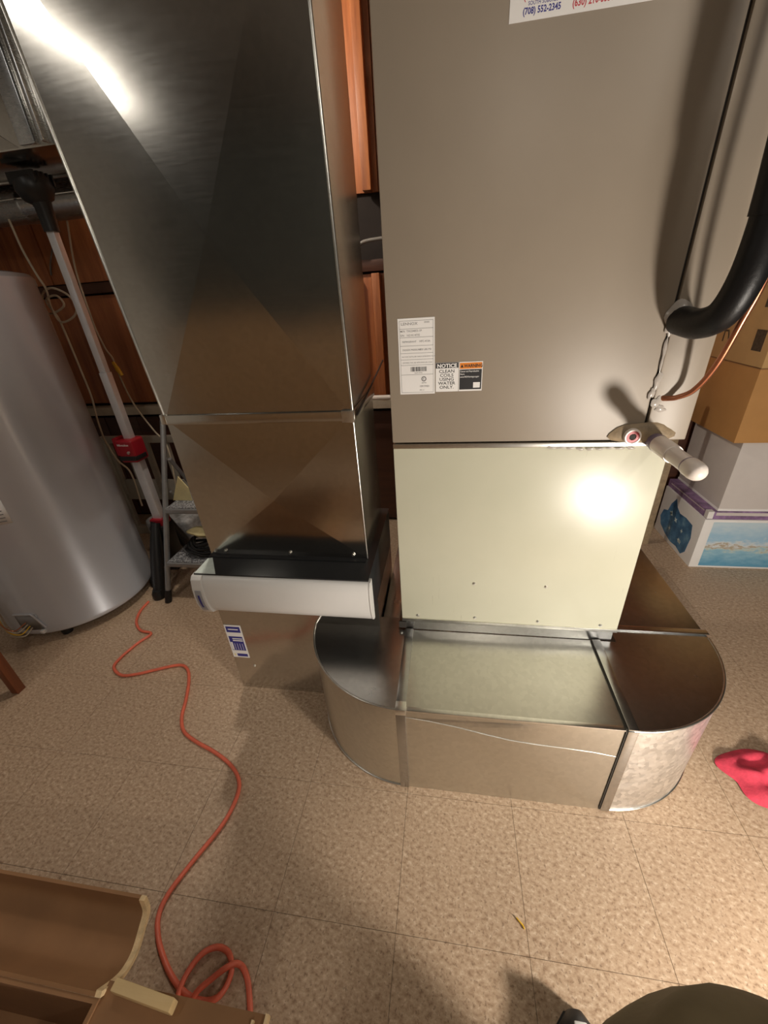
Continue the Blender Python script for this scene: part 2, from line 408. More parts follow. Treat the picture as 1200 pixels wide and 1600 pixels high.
# rating label
def sheet(name, x0, x1, z0, z1, mat, parent, y, t=0.0006): return box(name, x0, x1, y-t, y, z0, z1, mat, parent)
yl = YF-0.0002
rl = sheet('rating_label', -0.112, -0.031, 1.123, 1.285, 'paper_white', coil, yl); rl['label'] = 'white rating label with small print and a barcode'
yp = yl-0.0006
def hline(x0, x1, z, parent, y=None, t=0.0007): sheet('printed_line', x0, x1, z-t/2, z+t/2, 'ink_grey', parent, yp if y is None else y, 0.0002)
for z in (1.280, 1.264, 1.2465, 1.229, 1.2135, 1.200, 1.188, 1.167, 1.127): hline(-0.108, -0.034, z, rl)
sheet('printed_line', -0.1085, -0.1078, 1.127, 1.280, 'ink_grey', rl, yp, 0.0002); sheet('printed_line', -0.0347, -0.034, 1.127, 1.280, 'ink_grey', rl, yp, 0.0002)
text_mesh('lettering', 'LENNOX', 0.0078, -0.105, yp, 1.2715, 'ink_grey', rl, sx=1.15)
text_mesh('lettering', 'SERIES', 0.0042, -0.054, yp, 1.2745, 'ink_grey', rl)
text_mesh('lettering', 'M/N  TXC048S3-1P', 0.0058, -0.107, yp, 1.2575, 'ink_grey', rl)
text_mesh('lettering', 'S/N   1621K14735', 0.0058, -0.107, yp, 1.2490, 'ink_grey', rl)
text_mesh('lettering', 'REFRIGERANT', 0.0050, -0.103, yp, 1.2360, 'ink_grey', rl); text_mesh('lettering', 'HFC-410A', 0.0055, -0.065, yp, 1.2360, 'ink_grey', rl)
text_mesh('lettering', 'DESIGN PRESSURE', 0.0050, -0.103, yp, 1.2190, 'ink_grey', rl); text_mesh('lettering', '450 LBS PSI', 0.0055, -0.065, yp, 1.2190, 'ink_grey', rl)
text_mesh('lettering', 'FACTORY INSTALLED CHECK EXPANSION VALVE', 0.0034, -0.105, yp, 1.2050, 'ink_grey', rl)
text_mesh('lettering', 'CERTIFIED FOR USE WITH INDOOR COILS', 0.0036, -0.105, yp, 1.1920, 'ink_grey', rl)
bx = -0.086; k = 0
while bx < -0.050:
    w_ = random.choice((0.0005, 0.0008, 0.0013)); sheet('barcode_bar', bx, bx+w_, 1.174, 1.184, 'ink_black', rl, yp, 0.0002); bx += w_+random.choice((0.0006, 0.0010))
text_mesh('lettering', '1621K14735', 0.0036, -0.078, yp, 1.1695, 'ink_grey', rl)
def ring(name, cx, cz, r0, r1, y, mat, parent):
    bm = bmesh.new(); N = 24
    for k in range(N):
        a, b_ = 2*PI*k/N, 2*PI*(k+1)/N
        q = [bm.verts.new((cx+r*math.cos(t), y, cz+r*math.sin(t))) for r, t in ((r0, a), (r1, a), (r1, b_), (r0, b_))]
        bm.faces.new(q)
    bmesh.ops.remove_doubles(bm, verts=bm.verts, dist=1e-6)
    return from_bm(name, bm, mat, parent)
ring('certification_mark', -0.056, 1.157, 0.0035, 0.0058, yp-0.0002, 'ink_grey', rl)
text_mesh('lettering', 'E', 0.006, -0.058, yp, 1.155, 'ink_grey', rl); text_mesh('lettering', 'LISTED', 0.0036, -0.061, yp, 1.147, 'ink_grey', rl)
text_mesh('lettering', 'CERTIFIED', 0.0048, -0.066, yp, 1.139, 'ink_grey', rl)
text_mesh('lettering', 'REV. A', 0.0036, -0.066, yp, 1.131, 'ink_grey', rl)
# notice and warning labels
nl = sheet('notice_label', -0.029, 0.0225, 1.1265, 1.1905, 'paper_white', coil, yl); nl['label'] = 'white and black notice label about cleaning coils'
sheet('header', -0.0285, 0.022, 1.1785, 1.190, 'ink_black', nl, yp, 0.0002)
text_mesh('lettering', 'NOTICE', 0.0112, -0.0035, yp-0.0003, 1.180, 'paper_white', nl, 'CENTER', 1.08, bold=0.035)
for i, wd in enumerate(('CLEAN', 'COILS', 'USING', 'WATER', 'ONLY.')):
    text_mesh('lettering', wd, 0.0098, -0.004, yp, 1.1685-0.0088*i, 'ink_black', nl, 'CENTER', 1.15)
wlb = sheet('warning_label', 0.0235, 0.0755, 1.1265, 1.1905, 'paper_white', coil, yl); wlb['label'] = 'orange and black warning label'
sheet('header', 0.025, 0.074, 1.1755, 1.1885, 'ink_orange', wlb, yp, 0.0002)
sheet('panel', 0.025, 0.074, 1.130, 1.174, 'ink_black', wlb, yp, 0.0002)
text_mesh('lettering', 'WARNING', 0.0095, 0.0345, yp-0.0003, 1.1785, 'ink_black', wlb, 'LEFT', 0.88, bold=0.03)
prism('warning_triangle', [(0.0265, 1.1785), (0.0335, 1.1785), (0.030, 1.1855)], 'y', yp-0.0005, yp-0.0002, 'ink_black', wlb)
text_mesh('lettering', 'Cancer and Reproductive', 0.0050, 0.0262, yp-0.0003, 1.1685, 'paper_white', wlb, 'LEFT', 0.80)
text_mesh('lettering', 'Harm', 0.0050, 0.0262, yp-0.0003, 1.1625, 'paper_white', wlb, 'LEFT', 0.85)
text_mesh('lettering', 'www.P65Warnings.ca.gov', 0.0050, 0.0262, yp-0.0003, 1.1565, 'paper_white', wlb, 'LEFT', 0.80)
sheet('pictogram', 0.056, 0.071, 1.1335, 1.1455, 'paper_white', wlb, yp-0.0002, 0.0002)
# phone sticker at the top
ps = sheet('phone_sticker', 0.088, 0.345, 1.703, 1.840, 'paper_white', coil, yl); ps['label'] = 'white sticker with red and blue phone numbers'
text_mesh('lettering', '(708) 552-2345', 0.0105, 0.1085, yp, 1.7105, 'ink_blue', ps, sx=0.88, bold=0.03)
text_mesh('lettering', 'SOUTH SUBURBS', 0.0064, 0.1160, yp, 1.7200, 'ink_blue', ps, sx=0.92)
text_mesh('lettering', '(773) 410-2345', 0.0115, 0.1085, yp, 1.7270, 'ink_red', ps, sx=0.85, bold=0.03)
text_mesh('lettering', '(630) 210-3350', 0.0115, 0.1830, yp, 1.7105, 'ink_red', ps, sx=0.85, bold=0.03)
# putty plate and sealant around the penetrations
def blob(name, cx, cz, rx, rz, y, t, mat, parent, seed, n=22, amp=0.18):
    rnd = random.Random(seed); bm = bmesh.new()
    ph = [rnd.uniform(0, 6.28) for _ in range(3)]
    outer, inner = [], []
    for k in range(n):
        a = 2*PI*k/n; f = 1+amp*(math.sin(2*a+ph[0])*0.5+math.sin(3*a+ph[1])*0.35+math.sin(5*a+ph[2])*0.3)
        outer.append(bm.verts.new((cx+rx*f*math.cos(a), y, cz+rz*f*math.sin(a))))
        inner.append(bm.verts.new((cx+rx*f*0.7*math.cos(a), y-t, cz+rz*f*0.7*math.sin(a))))
    for k in range(n): q = (k+1) % n; bm.faces.new((outer[k], outer[q], inner[q], inner[k]))
    bm.faces.new(inner); bm.faces.new(outer[::-1])
    o = from_bm(name, bm, mat, parent); return smooth_by_angle(o, 60)
blob('putty_plate', 0.437, 1.020, 0.064, 0.026, YF-0.002, 0.008, 'putty', coil, 3)
blob('line_grommet', 0.452, 1.258, 0.026, 0.030, YF-0.002, 0.010, 'sealant', coil, 5)
for (cx, cz, rx, rz) in ((0.441, 1.190, 0.004, 0.030), (0.443, 1.135, 0.007, 0.018), (0.451, 1.090, 0.010, 0.012), (0.437, 1.108, 0.006, 0.012), (0.462, 1.075, 0.012, 0.007), (0.440, 1.238, 0.007, 0.016)):
    blob('sealant_smear', cx, cz, rx, rz, YF-0.003, 0.002, 'sealant', coil, int(cx*9000+cz*777), amp=0.35)
for i in range(9):
    blob('sealant_smear', 0.245+i*0.022, 0.988-random.uniform(0, .006), 0.010, 0.003, YF-0.0042, 0.001, 'sealant', coil, 50+i, amp=0.4)

# ================================================================== CREAM FURNACE BOX
fur = thing('furnace_box', 'cream painted furnace box under the taupe coil cabinet', 'furnace', (0.185, 1.25, 0.364))
prism('cabinet_body', [(-0.136, YF), (0.506, YF), (0.506, 1.52), (-0.136, 1.52)], 'z', 0.418, 0.988, 'cream_paint', fur, 0.0025)
box('bottom_flange', -0.128, 0.500, YF+0.006, 1.50, 0.366, 0.4185, 'galvanized_elbow', fur)
box('bottom_lip', -0.136, 0.507, YF-0.003, YF+0.004, 0.407, 0.4185, 'edge_metal', fur, 0.001)
for (sx_, sz_) in ((0.084, 0.567), (0.286, 0.566), (-0.085, 0.432), (0.092, 0.434), (0.279, 0.433), (0.457, 0.431)):
    lathe('screw', [(0.0055, 0.0), (0.0055, 0.0012), (0.0032, 0.0014), (0.0032, 0.0042), (0, 0.0044)], (sx_, YF+0.0002, sz_), (0, -1, 0), 'edge_metal', fur, 8)

# ================================================================== FLOOR DUCT RUN (elbow - trunk - elbow)
ZT = 0.364; YT = 0.6765
run = thing('floor_duct_run', 'low galvanized duct wrapping round the furnace base with two rounded elbows', 'duct', (0.17, 0.8, 0))
# trunk section
bm = bmesh.new()
def V(*p): return bm.verts.new(p)
xa, xb = -0.108, 0.452
fb0, fb1, ft0, ft1 = V(xa, YT, 0.0), V(xb, YT, 0.0), V(xa, YT, ZT), V(xb, YT, ZT)
n_ = 8; cre = []
for i in range(n_+1):
    t = i/n_; cre.append(V(xa+(xb-xa)*t, YT-0.0045*math.sin(PI*t)-0.0005, 0.335-0.085*t+0.006*math.sin(9*t)))
bm.faces.new([ft0]+cre+[ft1]); bm.faces.new([fb0, fb1]+cre[::-1])
bb0, bb1, bt0, bt1 = V(xa, YF+0.004, 0), V(xb, YF+0.004, 0), V(xa, YF+0.004, ZT), V(xb, YF+0.004, ZT)
cen = V((xa+xb)/2, (YT+YF)/2, ZT+0.004)
for a_, b_ in ((ft0, ft1), (ft1, bt1), (bt1, bt0), (bt0, ft0)): bm.faces.new((a_, b_, cen))
bm.faces.new((bb0, bb1, bt1, bt0)); bm.faces.new((fb0, bb0, bb1, fb1))
bm.faces.new([fb0, cre[0], ft0, bt0, bb0]); bm.faces.new([fb1, bb1, bt1, ft1, cre[-1]])
crep = [v_.co.copy()+Vector((0, -0.0004, 0)) for v_ in cre]
trunk = from_bm('trunk', bm, 'galvanized_trunk', run)
tube('dented_crease', crep, [0.0004, 0.0009, 0.0011, 0.0012, 0.0012, 0.0012, 0.0011, 0.0009, 0.0004], 'edge_metal', trunk, 6)
box('top_seam', xa, xb, YT-0.0025, YT+0.010, ZT-0.004, ZT+0.0012, 'edge_metal', run, 0.0008)
def elbow(name, cx, cy, r, x_in, sgn, matc):
    arc = [(cx-sgn*r*math.sin(a), cy-r*math.cos(a)) for a in [PI/2*k/28 for k in range(29)]]   # from the trunk side (angle 0) to the outside
    inner = [(cx-sgn*r, cy+0.02), (x_in, cy+0.02), (x_in, YF+0.001), (cx, YF+0.001)]
    pts = arc+inner
    e = prism(name, pts, 'z', 0.0, ZT, matc, run, 0, None, 25)
    prism('top_cover', pts, 'z', ZT, ZT+0.002, 'galvanized_elbow', e)
    tube('rolled_edge', [(p[0], p[1]-0.001, ZT+0.001) for p in arc], 0.0035, 'edge_metal', e, 8)
    tube('rolled_edge', [(p[0], p[1]-0.001, 0.006) for p in arc], 0.003, 'edge_metal', e, 8)
    return e
eL = elbow('left_elbow', -0.114, 0.996, 0.3205, -0.150, 1, 'galvanized_trunk')
eR = elbow('right_elbow', 0.458, 1.002, 0.3265, 0.514, -1, 'galvanized_spangle')
# cleats over the two joints
def cleat(xc, w, tilt):
    box('drive_cleat', xc-w/2, xc+w/2, YT-0.006, YT+0.0005, 0.004, ZT+0.002, 'galvanized_elbow', run, 0.0015)
    box('drive_cleat', xc-w/2, xc+w/2, YT-0.004, YF+0.001, ZT+0.0022, ZT+0.0075, 'galvanized_elbow', run, 0.0015)
cleat(-0.114, 0.026, 0); cleat(0.456, 0.024, 0)
box('seam_gap', 0.4405, 0.4435, YT-0.0035, YT, 0.006, ZT+0.001, 'groove_dark', run); box('seam_gap', 0.4405, 0.4435, YT, YF, ZT+0.0005, ZT+0.005, 'groove_dark', run)
box('corner_tab', -0.127, -0.099, YT-0.009, YT+0.02, ZT-0.012, ZT+0.0085, 'edge_metal', run, 0.002)
# legs running back on both sides of the furnace
box('back_leg', 0.514, 0.7845, 1.023, 1.85, 0.0, ZT, 'galvanized_elbow', run, 0.002)
box('back_leg', -0.2085, -0.150, 1.018, 1.75, 0.0, ZT, 'galvanized_elbow', run, 0.002)
box('cross_cleat', 0.514, 0.792, 1.012, 1.034, ZT+0.002, ZT+0.007, 'galvanized_elbow', run, 0.0015)
lathe('screw', [(0.005, 0), (0.005, 0.0012), (0.003, 0.0014), (0.003, 0.004), (0, 0.0042)], (-0.150+0.012, 0.95, ZT+0.002), (0, 0, 1), 'edge_metal', run, 8)
box('notch', -0.148, -0.124, 0.966, 0.969, 0.372, 0.398, 'groove_dark', run)

# ================================================================== RETURN DROP: base duct, filter cabinet, column
YB = 0.972
base = thing('return_base_duct', 'galvanized base duct on the floor below the white filter cabinet', 'duct', (-0.5, 1.1, 0))
bm = bmesh.new()
def xface_box(bm, fl, fr, tl, tr, yf, yb, zc, xc, h, z0, z1):
    """duct section with cross-broken front: fl/fr bottom x, tl/tr top x"""
    f = [bm.verts.new(p) for p in ((fl, yf, z0), (fr, yf, z0), (tr, yf, z1), (tl, yf, z1))]
    b_ = [bm.verts.new(p) for p in ((fl, yb, z0), (fr, yb, z0), (tr, yb, z1), (tl, yb, z1))]
    c = bm.verts.new((xc, yf-h, zc))
    for i in range(4): bm.faces.new((f[i], f[(i+1) % 4], c))
    bm.faces.new(b_[::-1])
    for i in range(4): bm.faces.new((f[i], b_[i], b_[(i+1) % 4], f[(i+1) % 4]))
xface_box(bm, -0.788, -0.213, -0.788, -0.213, YB, 1.29, 0.24, -0.5, 0.004, 0.0, 0.487)
from_bm('duct_body', bm, 'galvanized_column', base)
lb = sheet('filter_label', -0.800+0.014, -0.722, 0.168, 0.330, 'paper_white', base, YB-0.0015); lb['label'] = 'blue and white instruction label'
y2 = YB-0.0021
sheet('label_block', -0.781, -0.727, 0.295, 0.323, 'ink_blue', lb, y2, 0.0002)
sheet('label_block', -0.781, -0.727, 0.205, 0.275, 'ink_blue', lb, y2, 0.0002)
sheet('label_block', -0.768, -0.727, 0.174, 0.188, 'ink_blue', lb, y2, 0.0002); sheet('label_block', -0.780, -0.774, 0.176, 0.187, 'cream_yellow', lb, y2, 0.0002)
for i in range(4): sheet('label_stripe', -0.766+i*0.010, -0.7645+i*0.010, 0.208, 0.240, 'paper_white', lb, y2-0.0002, 0.0002)
sheet('label_stripe', -0.780, -0.772, 0.208, 0.246, 'paper_white', lb, y2-0.0002, 0.0002)
for (a_, b_, z_, h_) in ((-0.774, -0.735, 0.307, 0.005), (-0.768, -0.729, 0.262, 0.0045), (-0.768, -0.729, 0.252, 0.0055)):
    sheet('label_print', a_, b_, z_, z_+h_, 'paper_white', lb, y2-0.0002, 0.0002)
lathe('screw', [(0.006, 0), (0.006, 0.0012), (0.0035, 0.0014), (0.0035, 0.005), (0, 0.0052)], (-0.714, YB-0.0005, 0.125), (0, -1, 0), 'edge_metal', base, 8)

filt = thing('filter_cabinet', 'white fronted air filter cabinet with black top between base and column', 'filter cabinet', (-0.48, 1.05, 0.487))
FX0, FX1 = -0.746, -0.212
box('housing', FX0+0.006, FX1-0.001, 0.885, 1.295, 0.488, 0.634, 'black_metal', filt, 0.002)
box('top_plate', FX0+0.002, FX1, 0.867, 1.297, 0.634, 0.638, 'black_metal', filt, 0.001)
prof = [(0.886, 0.632), (0.868, 0.632), (0.858, 0.622), (0.853, 0.600), (0.851, 0.570), (0.853, 0.540), (0.859, 0.514), (0.868, 0.497), (0.880, 0.488), (0.886, 0.488)]
prism('door', prof, 'x', FX0+0.030, FX1+0.002, 'white_plastic', filt, 0, None, 50)
capp = [(y-0.006 if y < 0.88 else y, z+(0.002 if z > 0.6 else -0.003)) for y, z in prof]
cap_ = prism('end_cap', capp, 'x', FX0-0.004, FX0+0.0295, 'white_plastic', filt, 0.0015, None)
latp = [(0.866, 0.592), (0.8445, 0.590), (0.8425, 0.570), (0.8445, 0.538), (0.851, 0.512), (0.862, 0.498), (0.872, 0.500)]
lat = prism('latch', latp, 'x', FX0+0.003, FX0+0.0225, 'grey_plastic', cap_, 0.001)
prism('latch_mark', [(0.8424, 0.575), (0.8418, 0.565), (0.8436, 0.540), (0.8470, 0.525), (0.852, 0.528), (0.85, 0.57)], 'x', FX0+0.010, FX0+0.016, 'ink_blue', lat)
prism('right_trim', [(y-0.002 if y < 0.88 else y, z) for y, z in prof], 'x', FX1+0.0021, FX1+0.0055, 'white_plastic', filt)
prism('corner_label', [(FX0+0.004, 0.869), (FX0+0.072, 0.869), (FX0+0.018, 0.950), (FX0+0.004, 0.945)], 'z', 0.638, 0.6386, 'paper_pale_green', filt)

colm = thing('return_air_column', 'tall galvanized return air duct with cross-broken faces on the filter cabinet', 'duct', (-0.49, 1.12, 0.638))
bm = bmesh.new(); xface_box(bm, -0.744, -0.234, -0.752, -0.236, YB, 1.262, 0.836, -0.488, 0.011, 0.6385, 1.0735)
from_bm('lower_section', bm, 'galvanized_column', colm)
bm = bmesh.new(); xface_box(bm, -0.752, -0.236, -0.822, -0.240, YB, 1.262, 1.466, -0.512, 0.012, 1.0740, 1.985)
from_bm('upper_section', bm, 'galvanized_column', colm)
box('top_section', -0.822, -0.240, YB, 1.262, 1.985, CEIL-0.002, 'galvanized_column', colm)
tube('corner_seam', [(-0.2345, YB-0.001, 1.085), (-0.2395, YB-0.001, 1.985)], 0.0035, 'edge_metal', colm, 8)
tube('corner_seam', [(-0.7535, YB-0.001, 1.085), (-0.8225, YB-0.001, 1.985)], 0.003, 'edge_metal', colm, 8)
tube('corner_seam', [(-0.233, YB-0.001, 0.640), (-0.235, YB-0.001, 1.065)], 0.0025, 'edge_metal', colm, 8)
box('slip_cleat', -0.752, -0.262, YB-0.006, YB+0.001, 1.060, 1.086, 'galvanized_column', colm, 0.002)
box('slip_cleat', -0.2355, -0.229, YB+0.002, 1.262, 1.060, 1.086, 'galvanized_column', colm, 0.002)
box('corner_tab', -0.262, -0.231, YB-0.0085, YB+0.006, 1.057, 1.088, 'edge_metal', colm, 0.002)
box('corner_tab', -0.764, -0.748, YB-0.007, YB+0.01, 1.062, 1.088, 'edge_metal', colm, 0.002)
prism('bent_flange', [(YB+0.01, 1.070), (YB+0.03, 1.070), (1.470, 1.133), (1.465, 1.137)], 'x', -0.229, -0.225, 'black_metal', colm)
box('bottom_flange', -0.742, -0.236, YB-0.020, YB, 0.6385, 0.6405, 'black_metal', colm)
for sx_ in (-0.725, -0.690, -0.475, -0.275):
    lathe('screw', [(0.006, 0), (0.006, 0.0012), (0.0038, 0.0014), (0.0038, 0.006), (0, 0.0062)], (sx_, YB-0.001, 0.652), (0, -1, 0), 'edge_metal', colm, 8)

# ================================================================== PIPES ON THE COIL CABINET
suc = thing('suction_line', 'thick black foam insulated refrigerant line rising from the coil cabinet', 'pipe', (0.46, 0.95, 1.25))
tube('insulation', catmull([(0.455, 0.958, 1.252), (0.462, 0.90, 1.249), (0.472, 0.855, 1.268), (0.478, 0.832, 1.320), (0.480, 0.825, 1.395), (0.476, 0.823, 1.48), (0.470, 0.83, 1.62), (0.462, 0.86, 1.80), (0.46, 0.90, CEIL-0.005)], 8),
     0.0265, 'foam_black', suc, 20)
tube('insulation', catmull([(0.4795, 0.8245, 1.405), (0.476, 0.823, 1.47), (0.470, 0.83, 1.62)], 8), 0.0285, 'foam_black', suc, 20)
tube('stub', [(0.455, 0.975, 1.252), (0.455, 0.95, 1.252)], 0.022, 'copper', suc, 16)
cop = tube('copper_line', catmull([(0.455, 0.966, 1.098), (0.470, 0.957, 1.098), (0.486, 0.945, 1.104), (0.504, 0.93, 1.122), (0.513, 0.90, 1.174), (0.515, 0.87, 1.254), (0.518, 0.85, 1.327), (0.520, 0.84, 1.45), (0.52, 0.85, 1.70), (0.52, 0.90, CEIL-0.005)], 8), 0.0055, 'copper')
tag(cop, 'thin copper liquid line curving up beside the black insulated line', 'pipe')
dr = thing('drain_pipe', 'short cream plastic drain pipe sticking out of the cabinet corner', 'pipe', (0.466, 0.95, 1.0))
px_, pz_ = 0.466, 1.003
lathe('nipple', [(0, 0), (0.0185, 0), (0.0185, 0.030), (0, 0.030)], (px_, YF+0.004, pz_), (0, -1, 0), 'pvc_primer', dr, 24)
lathe('coupling', [(0.0165, 0.022), (0.0190, 0.022), (0.0196, 0.024), (0.0196, 0.093), (0.0190, 0.096), (0.0165, 0.096)], (px_, YF, pz_), (0, -1, 0), 'pvc', dr, 28)
lathe('primer_band', [(0.0197, 0.0225), (0.0199, 0.024), (0.0199, 0.030), (0.0197, 0.031)], (px_, YF, pz_), (0, -1, 0), 'pvc_primer', dr, 28)
pp = lathe('pipe', [(0.0167, 0.09), (0.0167, 0.165)], (px_, YF, pz_), (0, -1, 0), 'pvc', dr, 28)
lathe('end_cap', [(0.0167, 0.160), (0.0184, 0.160), (0.0188, 0.162), (0.0188, 0.182), (0.0178, 0.190), (0.0145, 0.197), (0.0085, 0.201), (0, 0.202)], (px_, YF, pz_), (0, -1, 0), 'pvc', dr, 28)
lathe('primer_band', [(0.0168, 0.157), (0.0180, 0.1575), (0.0186, 0.160), (0.0189, 0.1625)], (px_, YF, pz_), (0, -1, 0), 'pvc_primer', dr, 28)
tmp = text_mesh('lettering', 'C7', 0.020, 0, 0, 0, 'ink_blue', pp)
for v_ in tmp.data.vertices:           # wrap the marker writing round the pipe
    c = v_.co.copy(); a = 2.62+c.x/0.0168*1.0; h = 0.128+c.z
    v_.co = Vector((px_+0.0170*math.sin(a), YF-0.145+0.0+c.z, pz_-0.0170*math.cos(a)*-1))
plug = thing('drain_plug', 'round plug with red rim and square socket in the drain opening', 'plug', (0.414, 0.95, 1.016))
lathe('rim', [(0.0105, 0.0), (0.0185, 0.0), (0.0185, 0.010), (0.017, 0.013), (0.0140, 0.013), (0.0135, 0.004), (0.0105, 0.004)], (0.414, YF-0.006, 1.016), (0, -1, 0), 'pvc', plug, 28)
lathe('red_insert', [(0.0136, 0.004), (0.0136, 0.0115), (0.0075, 0.0115), (0.0075, 0.004)], (0.414, YF-0.006, 1.016), (0, -1, 0), 'plug_red', plug, 28)
box('socket', 0.4085, 0.4195, YF-0.0178, YF-0.0155, 1.0105, 1.0215, 'groove_dark', plug)

# ================================================================== WATER HEATER
WC = Vector((-1.921, 1.444, 0)); WR = 0.333
wh = thing('water_heater', 'big silver grey water heater tank behind the wooden stool leg', 'water heater', WC)
lathe('tank', [(0, 0.045), (WR-0.004, 0.045), (WR, 0.050), (WR, 0.070), (WR-0.002, 0.073), (WR-0.002, 1.455), (WR, 1.458), (WR, 1.480), (WR-0.012, 1.495), (WR-0.05, 1.503), (0, 1.512)], WC, (0, 0, 1), 'heater_paint', wh, 96)
for k in range(3):
    a = math.radians(-90+25+120*k)
    lathe('foot', [(0, 0), (0.022, 0), (0.024, 0.02), (0.02, 0.05), (0, 0.05)], WC+Vector((0.285*math.cos(a), 0.285*math.sin(a), 0)), (0, 0, 1), 'lamp_black', wh, 16)
def on_cyl(a, z, r): return Vector((WC.x+r*math.cos(a), WC.y+r*math.sin(a), z))
def cyl_patch(name, a0, a1, z0, z1, r, mat, parent, n=14, skew=0.0):
    bm = bmesh.new(); lo, hi = [], []
    for k in range(n+1):
        a = a0+(a1-a0)*k/n
        lo.append(bm.verts.new(on_cyl(a, z0, r))); hi.append(bm.verts.new(on_cyl(a, z1, r)))
    for k in range(n): bm.faces.new((lo[k], lo[k+1], hi[k+1], hi[k]))
    bmesh.ops.recalc_face_normals(bm, faces=bm.faces)
    bmesh.ops.solidify(bm, geom=list(bm.faces), thickness=-0.0008)
    return from_bm(name, bm, mat, parent, True)
lbw = cyl_patch('paper_label', math.radians(-84), math.radians(-55.5), 0.618, 0.72, WR-0.0012, 'paper_white', wh); lbw['label'] = 'pale paper label on the tank'
for i in range(6): cyl_patch('label_line', math.radians(-82), math.radians(-58), 0.628+i*0.015, 0.632+i*0.015, WR-0.0003, 'ink_red' if i > 3 else 'ink_grey', lbw)
cyl_patch('access_panel', math.radians(-92), math.radians(-74), 0.075, 0.165, WR+0.001, 'heater_trim', wh)
tube('panel_rim', catmull([on_cyl(math.radians(-92), 0.165, WR+0.003), on_cyl(math.radians(-80), 0.168, WR+0.003), on_cyl(math.radians(-76.5), 0.160, WR+0.003), on_cyl(math.radians(-72), 0.085, WR+0.003)], 6), 0.005, 'heater_paint', wh, 8)
box('panel_tab', -1.842, -1.824, 1.108, 1.126, 0.058, 0.075, 'white_plastic', wh, 0.003)
for i, mt in enumerate(('wire_beige', 'wire_yellow', 'wire_beige', 'copper')):
    tube('wire', catmull([on_cyl(math.radians(-82-i), 0.09+0.01*i, WR+0.002), on_cyl(math.radians(-84-2*i), 0.075+0.01*i, WR+0.04), on_cyl(math.radians(-92-i), 0.09+0.02*i, WR+0.05), on_cyl(math.radians(-99-2*i), 0.15+0.03*i, WR+0.03), on_cyl(math.radians(-104), 0.25, WR+0.01)], 6), 0.0028, mt, wh, 6)

# ================================================================== STOOL (only the foot of one leg reaches the frame)
st = thing('wooden_stool', 'reddish wooden stool leg standing on the floor at the left edge', 'stool', (-1.90, 0.80, 0))
for (lx, ly) in ((-1.725, 0.862), (-2.12, 0.862), (-1.77, 0.50), (-2.12, 0.50)):
    if (lx, ly) == (-1.77, 0.50): lx = -1.79
    prism('leg', [(lx-0.017, ly-0.017), (lx+0.017, ly-0.017), (lx+0.017, ly+0.017), (lx-0.017, ly+0.017)], 'z', 0.0, 0.44, 'stool_wood', st, 0.003)
box('seat', -2.17, -1.69, 0.46, 0.90, 0.44, 0.47, 'stool_wood', st, 0.006)
box('stretcher', -2.11, -1.80, 0.49, 0.51, 0.18, 0.21, 'stool_wood', st, 0.003)

# ================================================================== OVERHEAD DUCTS AT THE LEFT
box_d = thing('overhead_duct', 'galvanized overhead duct section hanging above the water heater', 'duct', (-1.75, 1.6, 1.79))
box('duct_body', -2.40, -1.12, 1.50, 1.77, 1.815, CEIL-0.002, 'galvanized_column', box_d, 0.004)
box('standing_seam', -1.350, -1.292, 1.485, 1.50, 1.82, CEIL-0.002, 'galvanized_pipe', box_d, 0.003)
box('standing_seam', -1.262, -1.252, 1.475, 1.50, 1.82, CEIL-0.002, 'galvanized_pipe', box_d, 0.003)
tube('bottom_flange', [(-2.40, 1.765, 1.812), (-1.12, 1.765, 1.812)], 0.006, 'edge_metal', box_d, 8)
prism('cross_break', [(-1.37, 1.82), (-1.87, 2.16), (-2.38, 1.82)], 'y', 1.4965, 1.5005, 'galvanized_column', box_d)
pipe = thing('round_duct', 'silver round duct pipe running level along the wood wall', 'pipe', (-1.9, 1.92, 1.78))
lathe('pipe', [(0.066, 0), (0.066, 1.02), (0.069, 1.025), (0.069, 1.04), (0.066, 1.045), (0.066, 1.75)], (X0+0.01, 1.93, 1.775), (1, 0, 0), 'galvanized_pipe', pipe, 40)
tube('seam', [(X0+0.012, 1.93-0.0655, 1.786), (X0+1.75, 1.93-0.0655, 1.786)], 0.003, 'edge_metal', pipe, 6)

# ================================================================== TRIPOD WORK LIGHT
tx, ty = -1.507, 1.66
tl = thing('tripod_light', 'dark headed tripod work light with silver mast and red clamp beside the heater', 'work light', (tx, ty, 0))
def rect_mast(name, w, z0, z1, mat): return prism(name, [(tx-w, ty-w*0.8), (tx+w, ty-w*0.8), (tx+w, ty+w*0.8), (tx-w, ty+w*0.8)], 'z', z0, z1, mat, tl, 0.003)
rect_mast('lower_mast', 0.0235, 0.37, 0.75, 'aluminium')
rect_mast('middle_mast', 0.0195, 0.75, 1.11, 'aluminium')
rect_mast('upper_mast', 0.0165, 1.11, 1.65, 'aluminium')
cl = box('clamp_body', tx-0.044, tx+0.044, ty-0.052, ty+0.035, 0.700, 0.810, 'lamp_red', tl, 0.012, None, None, 3)
box('clamp_lever', tx-0.068, tx-0.040, ty-0.038, ty+0.02, 0.730, 0.818, 'lamp_red', cl, 0.008)
box('clamp_band', tx-0.045, tx+0.046, ty-0.056, ty+0.02, 0.712, 0.734, 'lamp_black', cl, 0.004)
lathe('knob', [(0, 0), (0.008, 0), (0.007, 0.006), (0, 0.007)], (tx+0.014, ty-0.052, 0.752), (0, -1, 0), 'edge_metal', cl, 14)
text_mesh('lettering', 'Milwaukee', 0.0145, tx-0.035, ty-0.0523, 0.784, 'paper_white', cl, sx=0.95)
box('lower_collar', tx-0.036, tx+0.036, ty-0.036, ty+0.036, 0.335, 0.375, 'lamp_red', tl, 0.008)
